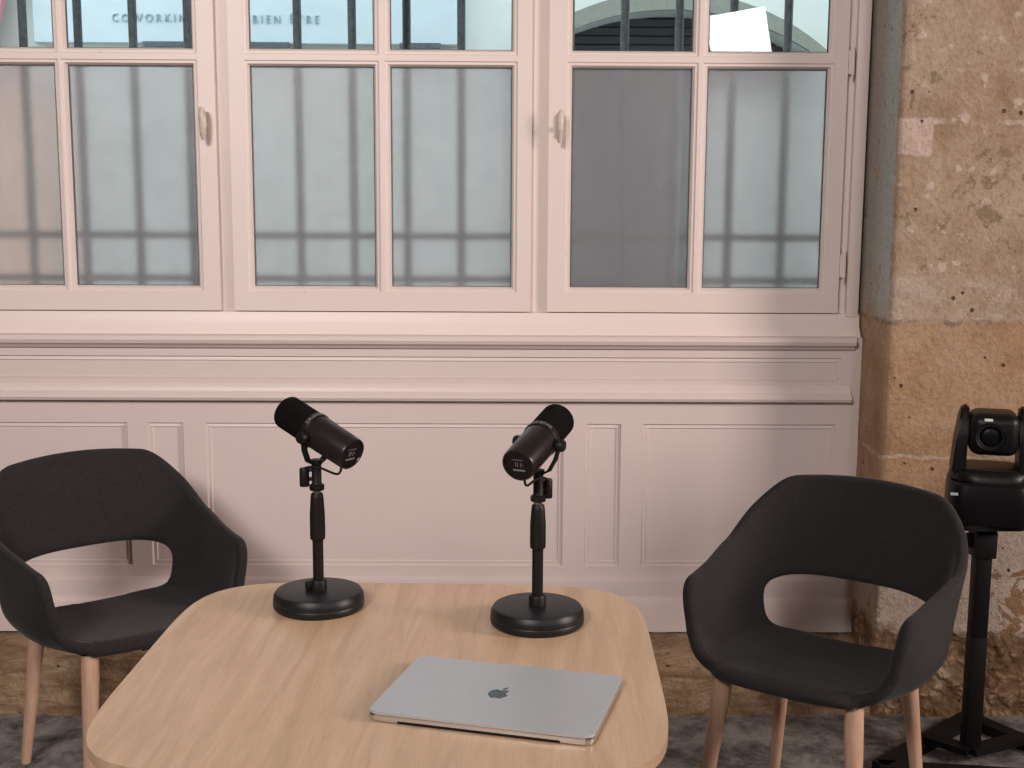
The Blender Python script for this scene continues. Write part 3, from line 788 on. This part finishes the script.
def dup(root, loc, rz, label):
    r = root.copy(); C.objects.link(r); r.location = loc; r.rotation_euler = (0, 0, rz); r['label'] = label
    for chd in list(root.children):
        c = chd.copy(); C.objects.link(c); c.parent = r
    return r
ch1 = make_chair('charcoal fabric armchair with beech legs, right of the table by the stone pier', (.770, 2.945, 0), -.62)
ch2 = dup(ch1, (-.985, 3.26, 0), .67, 'charcoal fabric armchair with beech legs, left of the table')

# ---------------------------------------------------------------- robotic camera on its stand
DULL = plain('dull_black_casing', (.004, .004, .0045), .4, 0, .25)
SX, SY = 1.305, 3.341
st = thing('camera_stand', 'black steel column stand with triangular floor frame beside the stone pier', 'stand', (SX, SY, 0))
def flatbar(bm, p, q, w_=.045, z0=.0, z1=.03):
    p, q = Vector(p), Vector(q); d = (q - p).normalized(); n = Vector((-d.y, d.x)) * w_ / 2
    A = [p + n, p - n, q - n, q + n]
    vb = [bm.verts.new((v.x, v.y, z0)) for v in A]; vt = [bm.verts.new((v.x, v.y, z1)) for v in A]
    bm.faces.new(vb[::-1]); bm.faces.new(vt)
    for k in range(4): bm.faces.new((vb[k], vb[(k + 1) % 4], vt[(k + 1) % 4], vt[k]))
Ap, Bp, Cp = (-.275, -.085), (.085, .245), (.33, -.17)
for p, q in ((Ap, Bp), (Bp, Cp), (Ap, Cp)):
    bm = bmesh.new(); flatbar(bm, p, q); finish(bm, 'base_bar', BLACK, st)
for p, q in (((-.10, .06), (-.01, -.03)), ((-.01, -.03), (.18, .06))):
    bm = bmesh.new(); flatbar(bm, p, q, .045, .030, .048); finish(bm, 'cross_bar', BLACK, st)
bm = bmesh.new(); box(bm, -.0225, .0225, -.0225, .0225, .03, .36, .004); finish(bm, 'lower_column', BLACK, st, 30)
bm = bmesh.new(); box(bm, -.022, .022, -.022, .022, .34, .674, .005); finish(bm, 'upper_column', BLACK, st, 30)
bm = bmesh.new(); box(bm, -.030, .030, -.030, .030, .58, .655, .005); box(bm, -.045, -.028, -.008, .008, .605, .645, .003); finish(bm, 'clamp', BLACK, st, 30)
bm = bmesh.new(); prism(bm, rrect(.19, .17, .03), .672, .686, .003); finish(bm, 'top_plate', BLACK, st, 30)
pc = thing('robotic_camera', 'black pan tilt camera mounted on the column stand at right edge', 'camera', (SX + .008, SY, .686), math.radians(-16)); pc.scale = (.94, .95, .91)
bm = bmesh.new()   # base body
def loft(bm, secs):
    rs = [[bm.verts.new((x, y, z)) for x, y in o] for z, o in secs]
    for A, B in zip(rs, rs[1:]):
        n = len(A)
        for k in range(n): bm.faces.new((A[k], A[(k + 1) % n], B[(k + 1) % n], B[k]))
    bm.faces.new(rs[0][::-1]); bm.faces.new(rs[-1])
loft(bm, [(0, rrect(.222, .20, .045)), (.004, rrect(.232, .205, .05)), (.09, rrect(.230, .205, .05)), (.115, rrect(.226, .20, .06)), (.120, rrect(.218, .19, .06))])
finish(bm, 'base_body', DULL, pc, 35)
bm = bmesh.new()   # pan ring
loft(bm, [(.120, rrect(.216, .19, .08)), (.128, rrect(.224, .19, .08)), (.150, rrect(.214, .17, .07)), (.158, rrect(.190, .15, .06))])
finish(bm, 'pan_body', DULL, pc, 35)
for sx in (-1, 1):
    bm = bmesh.new()
    # fork arm as an extruded side outline
    ol = [(-.06, .140), (.06, .140), (.060, .24), (.048, .30), (.022, .335), (-.022, .335), (-.048, .30), (-.060, .24)]
    A = []; Bv = []
    for y, z in ol:
        k = (z - .14) / .2
        xo = sx * (.108 - .022 * max(0, k - .35) / .65 * (1 if True else 0)); xi = sx * (.070 - .004 * k)
        A.append(bm.verts.new((xo, y, z))); Bv.append(bm.verts.new((xi, y, z)))
    n = len(ol)
    for k in range(n): bm.faces.new((A[k], A[(k + 1) % n], Bv[(k + 1) % n], Bv[k]))
    bm.faces.new(A); bm.faces.new(Bv[::-1])
    bmesh.ops.bevel(bm, geom=list(bm.edges), offset=.006, segments=2, affect='EDGES')
    finish(bm, 'fork_arm', DULL, pc, 35)
bm = bmesh.new()
box(bm, -.067, .067, -.075, .065, .198, .322, .03, 4)
hd = finish(bm, 'camera_head', DULL, pc, 40)
bm = bmesh.new(); Mx = Matrix.Translation((-.012, -.070, .258)) @ Matrix.Rotation(PI / 2, 4, 'X')
lathe(bm, [(0, .004), (.026, .004), (.032, .012), (.036, .012), (.039, .016), (.042, -.01), (0, -.01)], 40, Mx)
finish(bm, 'lens_barrel', MATB, hd, 35)
m = plain('lens_glass', (.004, .005, .007), .35, 0, .15)
bm = bmesh.new(); lathe(bm, [(0, .013), (.012, .012), (.022, .010), (.029, .0065), (.0, .006)], 32, Mx); finish(bm, 'lens', m, hd, 180)
bm = bmesh.new(); box(bm, -.030, -.008, -.0775, -.070, .302, .309, .001); o = finish(bm, 'marking', plain('pale_marking', (.75, .78, .74), .5), hd); o['label'] = 'small pale rectangular mark above the lens'
bm = bmesh.new(); box(bm, -.110, -.090, -.104, -.098, .086, .094, .001)
o = finish(bm, 'badge', plain('pale_badge', (.35, .42, .45), .5), pc); o['label'] = 'small pale badge'

# ---------------------------------------------------------------- lamps of the room (behind and beside the camera)
def softbox(P_, T_, wd, ht, strength, col, label, roll=7):
    P_, T_ = Vector(P_), Vector(T_); q = (T_ - P_).to_track_quat('-Z', 'Y')
    root = thing('softbox', label, 'softbox', P_); root.rotation_mode = 'QUATERNION'; root.rotation_quaternion = q @ Matrix.Rotation(math.radians(roll), 3, 'Z').to_quaternion()
    bm = bmesh.new()
    a = [(-wd / 2, -ht / 2), (wd / 2, -ht / 2), (wd / 2, ht / 2), (-wd / 2, ht / 2)]
    A = [bm.verts.new((x, y, 0)) for x, y in a]; B = [bm.verts.new((x * .3, y * .3, .35)) for x, y in a]; A2 = [bm.verts.new((x, y, -.03)) for x, y in a]
    for k in range(4): bm.faces.new((A[k], A[(k + 1) % 4], B[(k + 1) % 4], B[k])); bm.faces.new((A2[k], A2[(k + 1) % 4], A[(k + 1) % 4], A[k]))
    bm.faces.new(B); finish(bm, 'housing', BLACK, root)
    m = bpy.data.materials.new('lit_diffuser'); m.use_nodes = True; b = m.node_tree.nodes['Principled BSDF']
    b.inputs['Base Color'].default_value = (.8, .8, .8, 1); b.inputs['Emission Color'].default_value = (*col, 1); b.inputs['Emission Strength'].default_value = strength
    bm = bmesh.new(); box(bm, -wd / 2 + .005, wd / 2 - .005, -ht / 2 + .005, ht / 2 - .005, -.012, -.008); finish(bm, 'diffuser', m, root)
softbox(SB_P, SB_T, .40, .58, 26, (1, .93, .88), 'lit rectangular softbox behind the camera, reflected in the right window')
